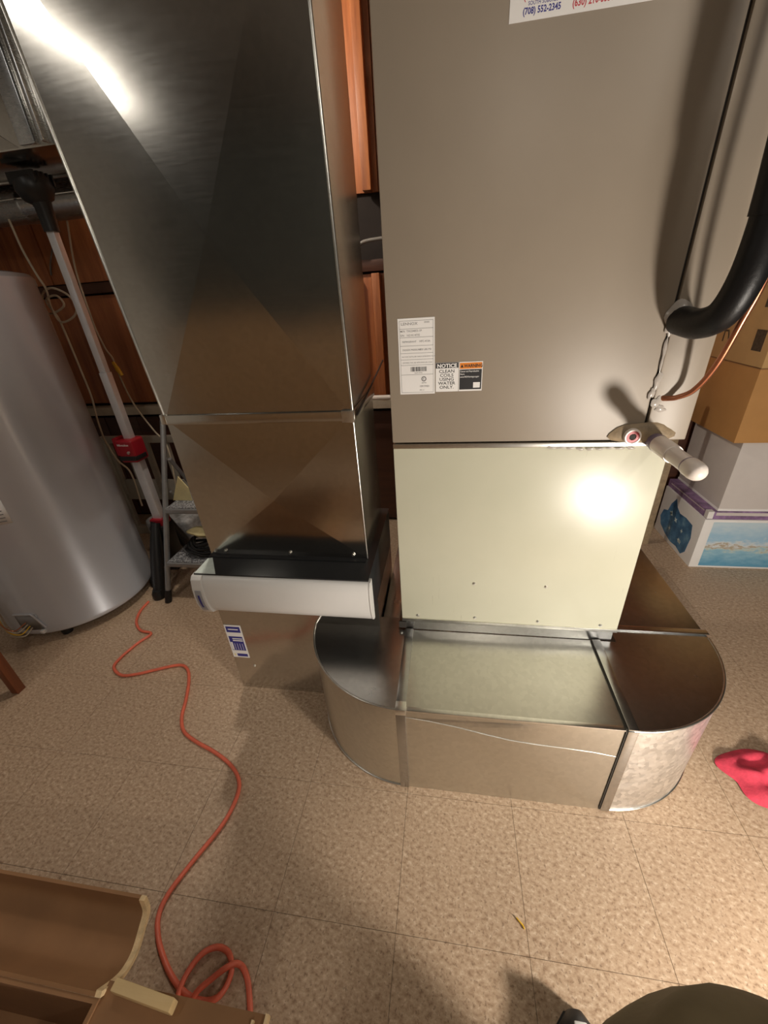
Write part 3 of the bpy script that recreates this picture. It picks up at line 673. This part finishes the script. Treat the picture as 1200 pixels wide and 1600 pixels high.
for k, (dx, dy) in enumerate(((0.01, -0.20), (-0.075, -0.10), (0.03, 0.14))):
    l_ = tube('leg', [(tx+dx*0.2, ty+dy*0.2, 0.36), (tx+dx*0.6, ty+dy*0.6, 0.19), (tx+dx, ty+dy, 0.012)], [0.022, 0.030, 0.028], 'lamp_black', tl, 10)
    lathe('rubber_foot', [(0, 0), (0.033, 0), (0.033, 0.03), (0.024, 0.05), (0, 0.05)], (tx+dx, ty+dy, 0.0), (0, 0, 1), 'lamp_black', l_, 12)
box('battery_housing', tx-0.045, tx+0.04, ty-0.05, ty+0.04, 0.06, 0.34, 'lamp_black', tl, 0.015)
hd = tube('neck', [(tx, ty, 1.625), (tx+0.002, ty, 1.70), (tx-0.004, ty-0.002, 1.75)], [0.026, 0.029, 0.042], 'lamp_black', tl, 14)
hb = lathe('lamp_head', [(0, -0.045), (0.035, -0.045), (0.058, -0.020), (0.064, 0.01), (0.055, 0.034), (0.0, 0.038)], (tx-0.004, ty, 1.757), (-0.2, -0.25, 0.9), 'lamp_black', tl, 24)
for k in range(5):
    bm = bmesh.new(); add_box(bm, tx-0.06, tx+0.05, ty-0.045+k*0.02, ty-0.038+k*0.02, 1.765, 1.80)
    from_bm('cooling_fin', bm, 'lamp_black', hb)

# ================================================================== STEP LADDER (faces the camera, leans back)
ld = thing('step_ladder', 'grey folding step ladder standing between the heater and the return column', 'ladder', (-1.2, 1.55, 0))
lx0, lx1 = -1.425, -0.995
def rail_pt(x, s): return Vector((x+(0.05*s if x == lx0 else -0.05*s), 1.425+0.325*s, 0.0+0.857*s))
for xx, sg in ((lx0, 1), (lx1, -1)):
    r_ = tube('front_rail', [rail_pt(xx, 0.02), rail_pt(xx, 0.99)], 0.0135, 'ladder_grey', ld, 12)
    tube('rail_foot', [rail_pt(xx, 0.0), rail_pt(xx, 0.07)], 0.017, 'lamp_black', r_, 12)
    tube('rear_rail', [rail_pt(xx, 0.80)+Vector((sg*0.02, 0.015, 0)), Vector((xx+sg*0.05, 2.06, 0.01))], 0.010, 'ladder_grey', ld, 10)
    tube('brace', [rail_pt(xx, 0.62)+Vector((sg*0.015, 0.02, 0)), Vector((xx+sg*0.04, 1.86, 0.30))], 0.006, 'ladder_grey', ld, 8)
tube('handle', catmull([rail_pt(lx0, 0.99), rail_pt(lx0, 1.0)+Vector((0.004, 0.004, 0.012)), rail_pt(lx0, 1.0)+Vector((0.03, 0.008, 0.02)), rail_pt(lx1, 1.0)+Vector((-0.03, 0.008, 0.02)), rail_pt(lx1, 1.0)+Vector((-0.004, 0.004, 0.012)), rail_pt(lx1, 0.99)], 5), 0.0135, 'ladder_grey', ld, 10)
for s_, dep in ((0.25, 0.15), (0.55, 0.20)):
    a_, b_ = rail_pt(lx0, s_), rail_pt(lx1, s_)
    stp = box('step', a_.x+0.010, b_.x-0.010, a_.y-0.03, a_.y+dep, a_.z-0.030, a_.z-0.002, 'ladder_grey', ld, 0.008, None, None, 3)
    box('tread', a_.x+0.022, b_.x-0.022, a_.y-0.022, a_.y+dep-0.012, a_.z-0.003, a_.z+0.002, 'ladder_tread', stp, 0.001)

# ================================================================== CLUTTER BEHIND THE LADDER
fr = thing('slatted_frame', 'pale beige slatted frame leaning behind the ladder and mast', 'frame', (-1.72, 2.05, 0))
for xx in (-2.06, -1.93, -1.80, -1.67, -1.55, -1.44): box('slat', xx-0.018, xx+0.018, 2.08, 2.10, 0.30, 0.645, 'beige_frame', fr, 0.002)
box('top_bar', -2.10, -1.42, 2.075, 2.105, 0.645, 0.685, 'beige_frame', fr, 0.003)
box('middle_panel', -2.10, -1.42, 2.085, 2.10, 0.26, 0.40, 'beige_frame', fr, 0.003)
box('bottom_bar', -2.10, -1.42, 2.075, 2.105, 0.0, 0.06, 'beige_frame', fr, 0.003)
for xx in (-2.10, -1.45): box('post', xx, xx+0.035, 2.075, 2.105, 0.06, 0.645, 'beige_frame', fr, 0.003)
o = prism('folded_paper', [(-1.392, 0.4745), (-1.285, 0.4745), (-1.285, 0.545), (-1.322, 0.607)], 'y', 1.66, 1.666, 'cream_yellow')
tag(o, 'pale yellow folded paper standing on the upper ladder step', 'paper')
tg = thing('coiled_cable', 'black cable coil lying on the lower ladder step', 'cable', (-1.22, 1.60, 0.22))
for i in range(4):
    cx, cy, cz = -1.235+0.01*i, 1.585+0.004*i, 0.238+0.018*i
    tube('cable_loop', catmull([(cx+(0.10-0.006*i)*math.cos(t), cy+0.065*math.sin(t), cz+0.012*math.sin(2*t+i)) for t in [2*PI*k/10 for k in range(10)]], 4, True)+[], 0.008, 'foam_black', tg, 8)
o = blob('yellow_rag', 0, 0, 0.085, 0.03, 0, 0.03, 'cream_yellow', None, 12); o.location = (-1.235, 1.60, 0.324); o.rotation_euler = (math.radians(-35), 0, 0)
tag(o, 'pale yellow rag draped on the black cable coil', 'rag')
bd = box('wrapped_bundle', -1.80, -1.50, 1.85, 2.02, 0.06, 0.30, 'bundle_grey', None, 0.03, None, None, 3)
tag(bd, 'grey plastic wrapped bundle behind the tripod legs', 'bundle')
bd.data.transform(Matrix.Translation((0, 0, -0.06)))

# wires
def wire(name, pxs, r, mat, label, extra=None):
    pts = [on_y(x, y, d_) for x, y, d_ in pxs]
    return tag(tube(name, catmull(pts, 6), r, mat, None, 7), label, 'cable')
wire('thermostat_cable', [(14, 343, 1.80), (35, 390, 1.78), (58, 430, 1.76), (72, 452, 1.75), (80, 480, 1.75), (95, 503, 1.74), (115, 495, 1.74), (119, 478, 1.74), (105, 460, 1.75), (80, 450, 1.75), (66, 462, 1.76), (76, 490, 1.76), (100, 478, 1.74), (88, 462, 1.745), (72, 470, 1.75), (90, 495, 1.75),
     (102, 520, 1.76), (125, 575, 1.76), (143, 620, 1.77), (152, 655, 1.77), (165, 690, 1.77), (185, 720, 1.77), (205, 740, 1.77), (222, 790, 1.78)], 0.0045, 'wire_beige', 'beige cable with a looped coil hanging beside the water heater')
wire('sensor_wire', [(92, 330, 2.0), (86, 365, 2.25), (79, 410, 2.31), (80, 430, 2.32)], 0.004, 'wire_grey', 'short grey wire hanging on the wall behind the mast')
wire('grey_wire', [(105, 345, 1.93), (118, 420, 1.93), (140, 488, 1.92), (150, 515, 1.9), (165, 545, 1.9), (176, 560, 1.9), (186, 585, 1.9), (200, 615, 1.9), (215, 640, 1.9), (240, 672, 1.88), (262, 700, 1.86), (275, 760, 1.80)], 0.0042, 'wire_beige', 'thin pale wire behind the mast running down to the ladder')
pc = on_y(184, 577, 1.885)
o = tube('wire_connector', [pc+Vector((-0.012, 0, 0.035)), pc+Vector((0.0, 0, 0.0)), pc+Vector((0.012, 0, -0.03))], [0.007, 0.011, 0.008], 'wire_yellow', None, 10)
tag(o, 'small yellow wire connector on the pale wire', 'connector')

# ================================================================== ORANGE EXTENSION CORD
cpx = [(232, 940), (219, 955), (213, 972), (220, 985), (236, 990), (215, 1005), (188, 1028), (178, 1043), (190, 1055), (215, 1053), (245, 1046), (280, 1039), (293, 1046), (295, 1065), (290, 1095), (284, 1120), (287, 1142), (305, 1158), (335, 1175), (360, 1195), (373, 1218), (370, 1245), (348, 1288), (302, 1345), (264, 1395), (248, 1430), (247, 1463), (255, 1495), (270, 1528), (290, 1552), (315, 1564), (338, 1560), (354, 1540), (362, 1515), (358, 1490), (342, 1480), (320, 1487), (299, 1510), (283, 1540), (277, 1568), (282, 1592), (294, 1578), (306, 1552), (330, 1530), (360, 1508), (376, 1508), (386, 1527), (390, 1560), (390, 1600), (380, 1680)]
pts = []
for i, (x, y) in enumerate(cpx):
    z = 0.0065
    if 29 <= i <= 33: z = 0.012
    if 42 <= i <= 44: z = 0.020
    if 36 <= i <= 40: z = 0.013
    pts.append(on_z(x, y, z))
tag(tube('extension_cord', catmull(pts, 5), 0.0062, 'cord_orange', None, 8), 'orange extension cord snaking across the tile floor', 'cord')

# ================================================================== BOXES AT THE RIGHT
def boxlabel(t, d=None): return t
bb = thing('printed_box', 'blue and white picture printed carton on the floor, lowest of the stack', 'box', (1.5, 2.1, 0))
box('carton', 1.243, 1.78, 1.89, 2.29, 0.0, 0.281, 'paper_white', bb, 0.004)
sheet('front_print', 1.285, 1.80-0.09, 0.012, 0.268, 'print_sky', bb, 1.8895, 0.0004)
sheet('front_margin', 1.56, 1.70, 0.20, 0.268, 'paper_white', bb, 1.8888, 0.0003)
sheet('price_patch', 1.60, 1.66, 0.215, 0.245, 'print_water', bb, 1.8885, 0.0003); sheet('price_patch', 1.58, 1.66, 0.175, 0.20, 'cream_yellow', bb, 1.8885, 0.0003)
rnd = random.Random(4)
bm = bmesh.new(); pts2 = [(1.955, 0.05), (1.985, 0.018), (2.04, 0.03), (2.10, 0.022), (2.17, 0.035), (2.235, 0.06), (2.262, 0.10), (2.245, 0.15), (2.205, 0.165), (2.19, 0.215), (2.155, 0.262), (2.13, 0.225), (2.09, 0.205), (2.03, 0.212), (1.965, 0.205), (1.945, 0.14)]
sp_ = prism('side_print', pts2, 'x', 1.2424, 1.2429, 'print_water', bb)
bm.free()
for k in range(8):
    cy, cz = rnd.uniform(1.99, 2.18), rnd.uniform(0.06, 0.19); s = rnd.uniform(0.010, 0.018); star = []
    for j in range(8):
        a = PI/4*j; rr = s if j % 2 == 0 else s*0.4; star.append((cy+rr*math.cos(a+k), cz+rr*math.sin(a+k)))
    prism('printed_star', star, 'x', 1.2418, 1.2423, 'paper_pale_green', sp_)
pb = thing('purple_box', 'flat purple printed carton under the white box', 'box', (1.5, 2.1, 0.282))
box('carton', 1.250, 1.78, 1.895, 2.29, 0.2815, 0.322, 'print_purple', pb, 0.002)
box('corner_fold', 1.2495, 1.275, 1.8945, 1.92, 0.284, 0.3225, 'paper_white', pb)
sheet('front_stripe', 1.285, 1.76, 0.302, 0.318, 'box_white', pb, 1.8948, 0.0004)
prism('side_stripe', [(1.93, 0.310), (2.26, 0.304), (2.26, 0.308), (1.93, 0.3145)], 'x', 1.2490, 1.2498, 'box_white', pb)
wb = thing('white_box', 'plain white carton standing under the orange-brown box', 'box', (1.5, 2.1, 0.323))
box('carton', 1.292, 1.76, 1.905, 2.29, 0.3225, 0.667, 'box_white', wb, 0.004)
box('lid_edge', 1.2905, 1.7615, 1.9035, 2.2915, 0.3225, 0.334, 'paper_white', wb, 0.001)
ob = thing('plain_carton', 'plain orange-brown cardboard box on the white carton', 'box', (1.5, 2.1, 0.668))
box('carton', 1.243, 1.75, 1.888, 2.262, 0.668, 0.978, 'cardboard', ob, 0.004)
box('flap_seam', 1.2425, 1.7505, 1.8875, 2.2625, 0.9775, 0.981, 'cardboard_brown', ob)
tb = thing('marked_carton', 'tan cardboard box with black shipping marks, top of the stack', 'box', (1.5, 2.1, 0.981))
box('carton', 1.243, 1.75, 1.886, 2.262, 0.9815, 1.40, 'cardboard_printed', tb, 0.004)
def xsheet(name, y0, y1, z0, z1, mat, parent, x): return box(name, x-0.0006, x, y0, y1, z0, z1, mat, parent)
xsheet('shipping_mark', 1.92, 1.99, 1.20, 1.30, 'print_black', tb, 1.2428)
xsheet('shipping_mark', 1.925, 1.985, 1.04, 1.12, 'print_black', tb, 1.2428)
text_mesh('lettering', 'TV', 0.07, 1.2425, 2.215, 1.055, 'print_black', tb, face='-x')
sheet('shipping_tape', 1.243, 1.75, 1.16, 1.21, 'tape_tan', tb, 1.8858, 0.0004)
bs = box('board_strip', 1.10, 1.135, 2.10, 2.13, 0.0, 0.84, 'putty', None, 0.003)
tag(bs, 'narrow olive brown board standing between furnace and cartons', 'board')

# ================================================================== RED CLOTH
bm = bmesh.new(); N = 26
rnd = random.Random(11)
cxr, cyr = 0.975, 0.815
grid = []
for i in range(N+1):
    row = []
    for j in range(N+1):
        u, v_ = i/N*2-1, j/N*2-1
        rr = math.hypot(u, v_)
        k = min(1.0, 1.0/max(1e-6, max(abs(u), abs(v_)))*1.0) if False else 1
        edge = max(abs(u), abs(v_)); f = edge/max(rr, 1e-6) if rr > 0 else 1
        X_, Y_ = u*f, v_*f; r2 = math.hypot(X_, Y_)
        h = (1-r2**2.2)*0.038*(0.75+0.35*math.sin(7*X_+2*Y_)+0.25*math.sin(9*Y_-4*X_))+0.004
        wob = 1+0.10*math.sin(3*math.atan2(Y_, X_)+1)+0.07*math.sin(5*math.atan2(Y_, X_))
        row.append(bm.verts.new((cxr+X_*0.145*wob, cyr+Y_*0.085*wob, max(0.0015, h))))
    grid.append(row)
for i in range(N):
    for j in range(N): bm.faces.new((grid[i][j], grid[i+1][j], grid[i+1][j+1], grid[i][j+1]))
rc = from_bm('red_cloth', bm, 'cloth_red', None, True); tag(rc, 'crumpled red cloth on the floor right of the rounded elbow', 'cloth')
bc = blob('blue_cloth', 0, 0, 0.07, 0.05, 0, 0.03, 'cloth_blue', None, 21); bc.rotation_euler = (-PI/2, 0, 0); bc.location = (1.03, 0.650, 0.001)
tag(bc, 'dark blue cloth lump next to the red cloth', 'cloth')
bc.data.transform(Matrix.Identity(4))
ys = tube('wire_scrap', catmull([on_z(807, 1434, 0.003), on_z(812, 1440, 0.004), on_z(817, 1446, 0.003), on_z(819, 1452, 0.002)], 4), 0.0018, 'wire_yellow', None, 6)
tag(ys, 'tiny yellow wire scrap lying on the bare floor tile', 'scrap')

# ================================================================== OPEN CARDBOARD BOX AT THE BOTTOM LEFT
cb = thing('open_cardboard_box', 'open brown cardboard box with raised flaps at the bottom left corner', 'box', (-0.85, -0.05, 0))
ZB = 0.305
box('far_wall', -1.15, -0.575, 0.120, 0.127, 0.0, ZB, 'cardboard_brown', cb); box('near_wall', -1.15, -0.575, -0.30, -0.293, 0.0, ZB, 'cardboard_brown', cb)
box('side_wall', -0.582, -0.575, -0.293, 0.120, 0.0, ZB, 'cardboard_brown', cb); box('side_wall', -1.15, -1.143, -0.293, 0.120, 0.0, ZB, 'cardboard_brown', cb)
box('bottom', -1.143, -0.582, -0.293, 0.120, 0.001, 0.008, 'cardboard_brown', cb)
cur = catmull([(0, 0.127, 0.308), (0, 0.150, 0.272), (0, 0.170, 0.255), (0, 0.196, 0.252), (0, 0.226, 0.268), (0, 0.248, 0.285), (0, 0.256, 0.322)], 4)
def ribbon(name, cur, x0, x1, t, mat, parent):
    bm = bmesh.new(); A = []
    for i, p in enumerate(cur):
        tg_ = (cur[min(i+1, len(cur)-1)]-cur[max(i-1, 0)]).normalized(); nn = Vector((0, -tg_.z, tg_.y))
        A.append([bm.verts.new((x0, p.y+nn.y*s, p.z+nn.z*s)) for s in (0, t)]+[bm.verts.new((x1, p.y+nn.y*s, p.z+nn.z*s)) for s in (t, 0)])
    for i in range(len(A)-1):
        for k in range(4): bm.faces.new((A[i][k], A[i][(k+1) % 4], A[i+1][(k+1) % 4], A[i+1][k]))
    bm.faces.new(A[0]); bm.faces.new(A[-1][::-1])
    return smooth_by_angle(from_bm(name, bm, mat, parent), 40)
fl = ribbon('far_flap', cur, -1.15, -0.583, 0.006, 'cardboard_brown', cb)
ribbon('torn_edge', cur, -0.5829, -0.572, 0.0085, 'cardboard_edge', fl)
fl2 = box('side_flap', -0.575, -0.281, -0.29, 0.149, ZB-0.012, ZB-0.005, 'cardboard_brown', cb)
box('torn_edge', -0.281, -0.276, -0.29, 0.149, ZB-0.013, ZB+0.004, 'cardboard_edge', fl2); box('torn_edge', -0.302, -0.298, -0.29, 0.140, ZB-0.005, ZB+0.003, 'cardboard_edge', fl2)
wa, wb_ = on_z(186, 1536, ZB), on_z(276, 1569, ZB); wd_ = (wb_-wa); wl_ = wd_.length
M_ = Matrix.Translation(wa) @ Matrix.Rotation(math.atan2(wd_.y, wd_.x), 4, 'Z')
wbk = box('wood_block', 0.0, wl_, -0.013, 0.004, -0.0045, 0.018, 'pine', None, 0.003, None, M_)
tag(wbk, 'pale pine block lying on the side flap of the open cardboard box', 'wood block')

# ================================================================== PERSON (trouser leg and shoe at the bottom right)
per = thing('person', 'person in khaki trousers standing at the bottom right, one leg in view', 'person', (0.45, -0.1, 0))
me = bpy.data.meshes.new('trousers')
vv = [(0.50, -0.42, 0.86), (0.50, -0.42, 1.02), (0.41, -0.32, 0.76), (0.38, -0.08, 0.63), (0.350, 0.093, 0.54), (0.325, 0.09, 0.42), (0.30, 0.07, 0.25), (0.295, 0.06, 0.07), (0.60, -0.45, 0.76), (0.61, -0.50, 0.50), (0.61, -0.56, 0.25), (0.61, -0.56, 0.07)]
ee = [(0, 1), (0, 2), (2, 3), (3, 4), (4, 5), (5, 6), (6, 7), (0, 8), (8, 9), (9, 10), (10, 11)]
rr_ = [0.16, 0.155, 0.14, 0.158, 0.172, 0.13, 0.085, 0.088, 0.115, 0.10, 0.085, 0.088]
me.from_pydata(vv, ee, [])
to = bpy.data.objects.new('tmp_person', me); COL.objects.link(to)
sk = to.modifiers.new('skin', 'SKIN')
for i, r in enumerate(rr_): me.skin_vertices[0].data[i].radius = (r, r)
me.skin_vertices[0].data[0].use_root = True
su = to.modifiers.new('sub', 'SUBSURF'); su.levels = 3; su.render_levels = 3
dg = bpy.context.evaluated_depsgraph_get(); dg.update()
pm = bpy.data.meshes.new_from_object(to.evaluated_get(dg)); bpy.data.objects.remove(to)
pm.materials.clear()
for v_ in pm.vertices:                 # cloth folds
    c = v_.co; n0 = v_.normal
    f = 0.007*math.sin(44*c.z+19*c.x)*math.sin(27*c.x-11*c.y+4*c.z)+0.005*math.sin(43*c.x+24*c.z)
    c = c+n0*f
    w_ = max(0.0, 1-abs(c.z-0.55)/0.28)*max(0.0, min(1.0, (c.y+0.25)/0.2))
    w_ = w_*w_*(3-2*w_)                # wide, baggy knee
    v_.co = Vector((c.x+(c.x-0.33)*0.42*w_, c.y, c.z))
trs = link('trousers', pm, 'pants_khaki', per, True)
def shoe(cx, cy, dz=0.0):
    bm = bmesh.new()
    prof = [(-0.10, 0.036, 0.085), (-0.06, 0.042, 0.095), (0.0, 0.043, 0.085), (0.06, 0.047, 0.065), (0.11, 0.046, 0.055), (0.15, 0.036, 0.045), (0.172, 0.016, 0.03)]
    rings = []
    for (yy, w, h) in prof:
        rings.append([bm.verts.new((cx+w*math.cos(a), cy+yy, max(0.012, 0.012+h*math.sin(a)**0.8 if math.sin(a) > 0 else 0.012))) for a in [PI*k/10 for k in range(11)]])
    for a_, b_ in zip(rings, rings[1:]):
        for k in range(10): bm.faces.new((a_[k], a_[k+1], b_[k+1], b_[k]))
        bm.faces.new((a_[0], b_[0], b_[10], a_[10]))
    bm.faces.new(rings[0]); bm.faces.new(rings[-1][::-1])
    s = from_bm('shoe', bm, 'shoe_black', per, True)
    out = [(cx+(w+0.004)*sg, cy+yy) for sg, seq in ((1, prof), (-1, prof[::-1])) for (yy, w, h) in seq]
    prism('sole', out, 'z', 0.0, 0.014, 'shoe_black', s)
    box('toe_patch', cx-0.012, cx+0.012, cy+0.118, cy+0.152, 0.058, 0.0665, 'shoe_white', s, 0.003)
    return s
shoe(0.272, 0.105); shoe(0.61, -0.54)

# ================================================================== LAMPS OF THE ROOM AND ADDED FILL LAMPS
for i, (lx, ly, lr, lw) in enumerate(SHOP_AND_FILL):
    t = thing('shop_and_fill_light', ('long ceiling tube fixture left behind the camera', 'added unseen fill light, ceiling tubes right behind the camera')[i], 'light', (lx, ly, CEIL), 'ceiling tube fixtures')
    prism('housing', [(lx-0.07, CEIL-0.001), (lx-0.05, CEIL-0.07), (lx+0.05, CEIL-0.07), (lx+0.07, CEIL-0.001)], 'y', ly-0.40, ly+0.40, 'white_plastic', t)
    for dx in (-0.03, 0.03): tube('tube', [(lx+dx, ly-0.37, CEIL-0.092), (lx+dx, ly+0.37, CEIL-0.092)], 0.014, 'tube_glow', t, 12)
for (bp, bw), lbl in zip(BULBS_AND_FILL, ('bare bulb socket on the ceiling between heater and return column', 'added unseen fill bulb on the ceiling behind the camera')):
    bl = thing('ceiling_bulb_and_fill', lbl, 'light', (bp.x, bp.y, CEIL))
    lathe('socket', [(0, 0), (0.045, 0), (0.045, 0.02), (0.022, 0.03), (0.022, 0.09), (0, 0.09)], (bp.x, bp.y, CEIL), (0, 0, -1), 'white_plastic', bl, 20)
    lathe('bulb', [(0.012, 0.088), (0.020, 0.095), (0.026, 0.108), (0.022, 0.120), (0, 0.127)], (bp.x, bp.y, CEIL), (0, 0, -1), 'tube_glow', bl, 16)
wk = thing('floor_work_lamp', 'small red work lamp on a stand outside the frame at right', 'work light', (WORK.x, WORK.y, 0))
Mw = Matrix.Translation(WORK) @ _dir.to_track_quat('-Z', 'Y').to_matrix().to_4x4()
box('head', -0.055, 0.055, -0.05, 0.05, -0.012, 0.05, 'lamp_red', wk, 0.008, None, Mw)
box('lens', -0.045, 0.045, -0.04, 0.04, -0.017, -0.0125, 'tube_glow', wk, 0, None, Mw)
pb_ = WORK - _dir*0.03
tube('post', [(pb_.x, pb_.y, 0.05), (pb_.x, pb_.y, WORK.z)], 0.012, 'lamp_black', wk, 12)
for k in range(3):
    a = 2*PI*k/3+0.6
    tube('leg', [(pb_.x, pb_.y, 0.16), (pb_.x+0.16*math.cos(a), pb_.y+0.16*math.sin(a), 0.008)], 0.008, 'lamp_black', wk, 8)
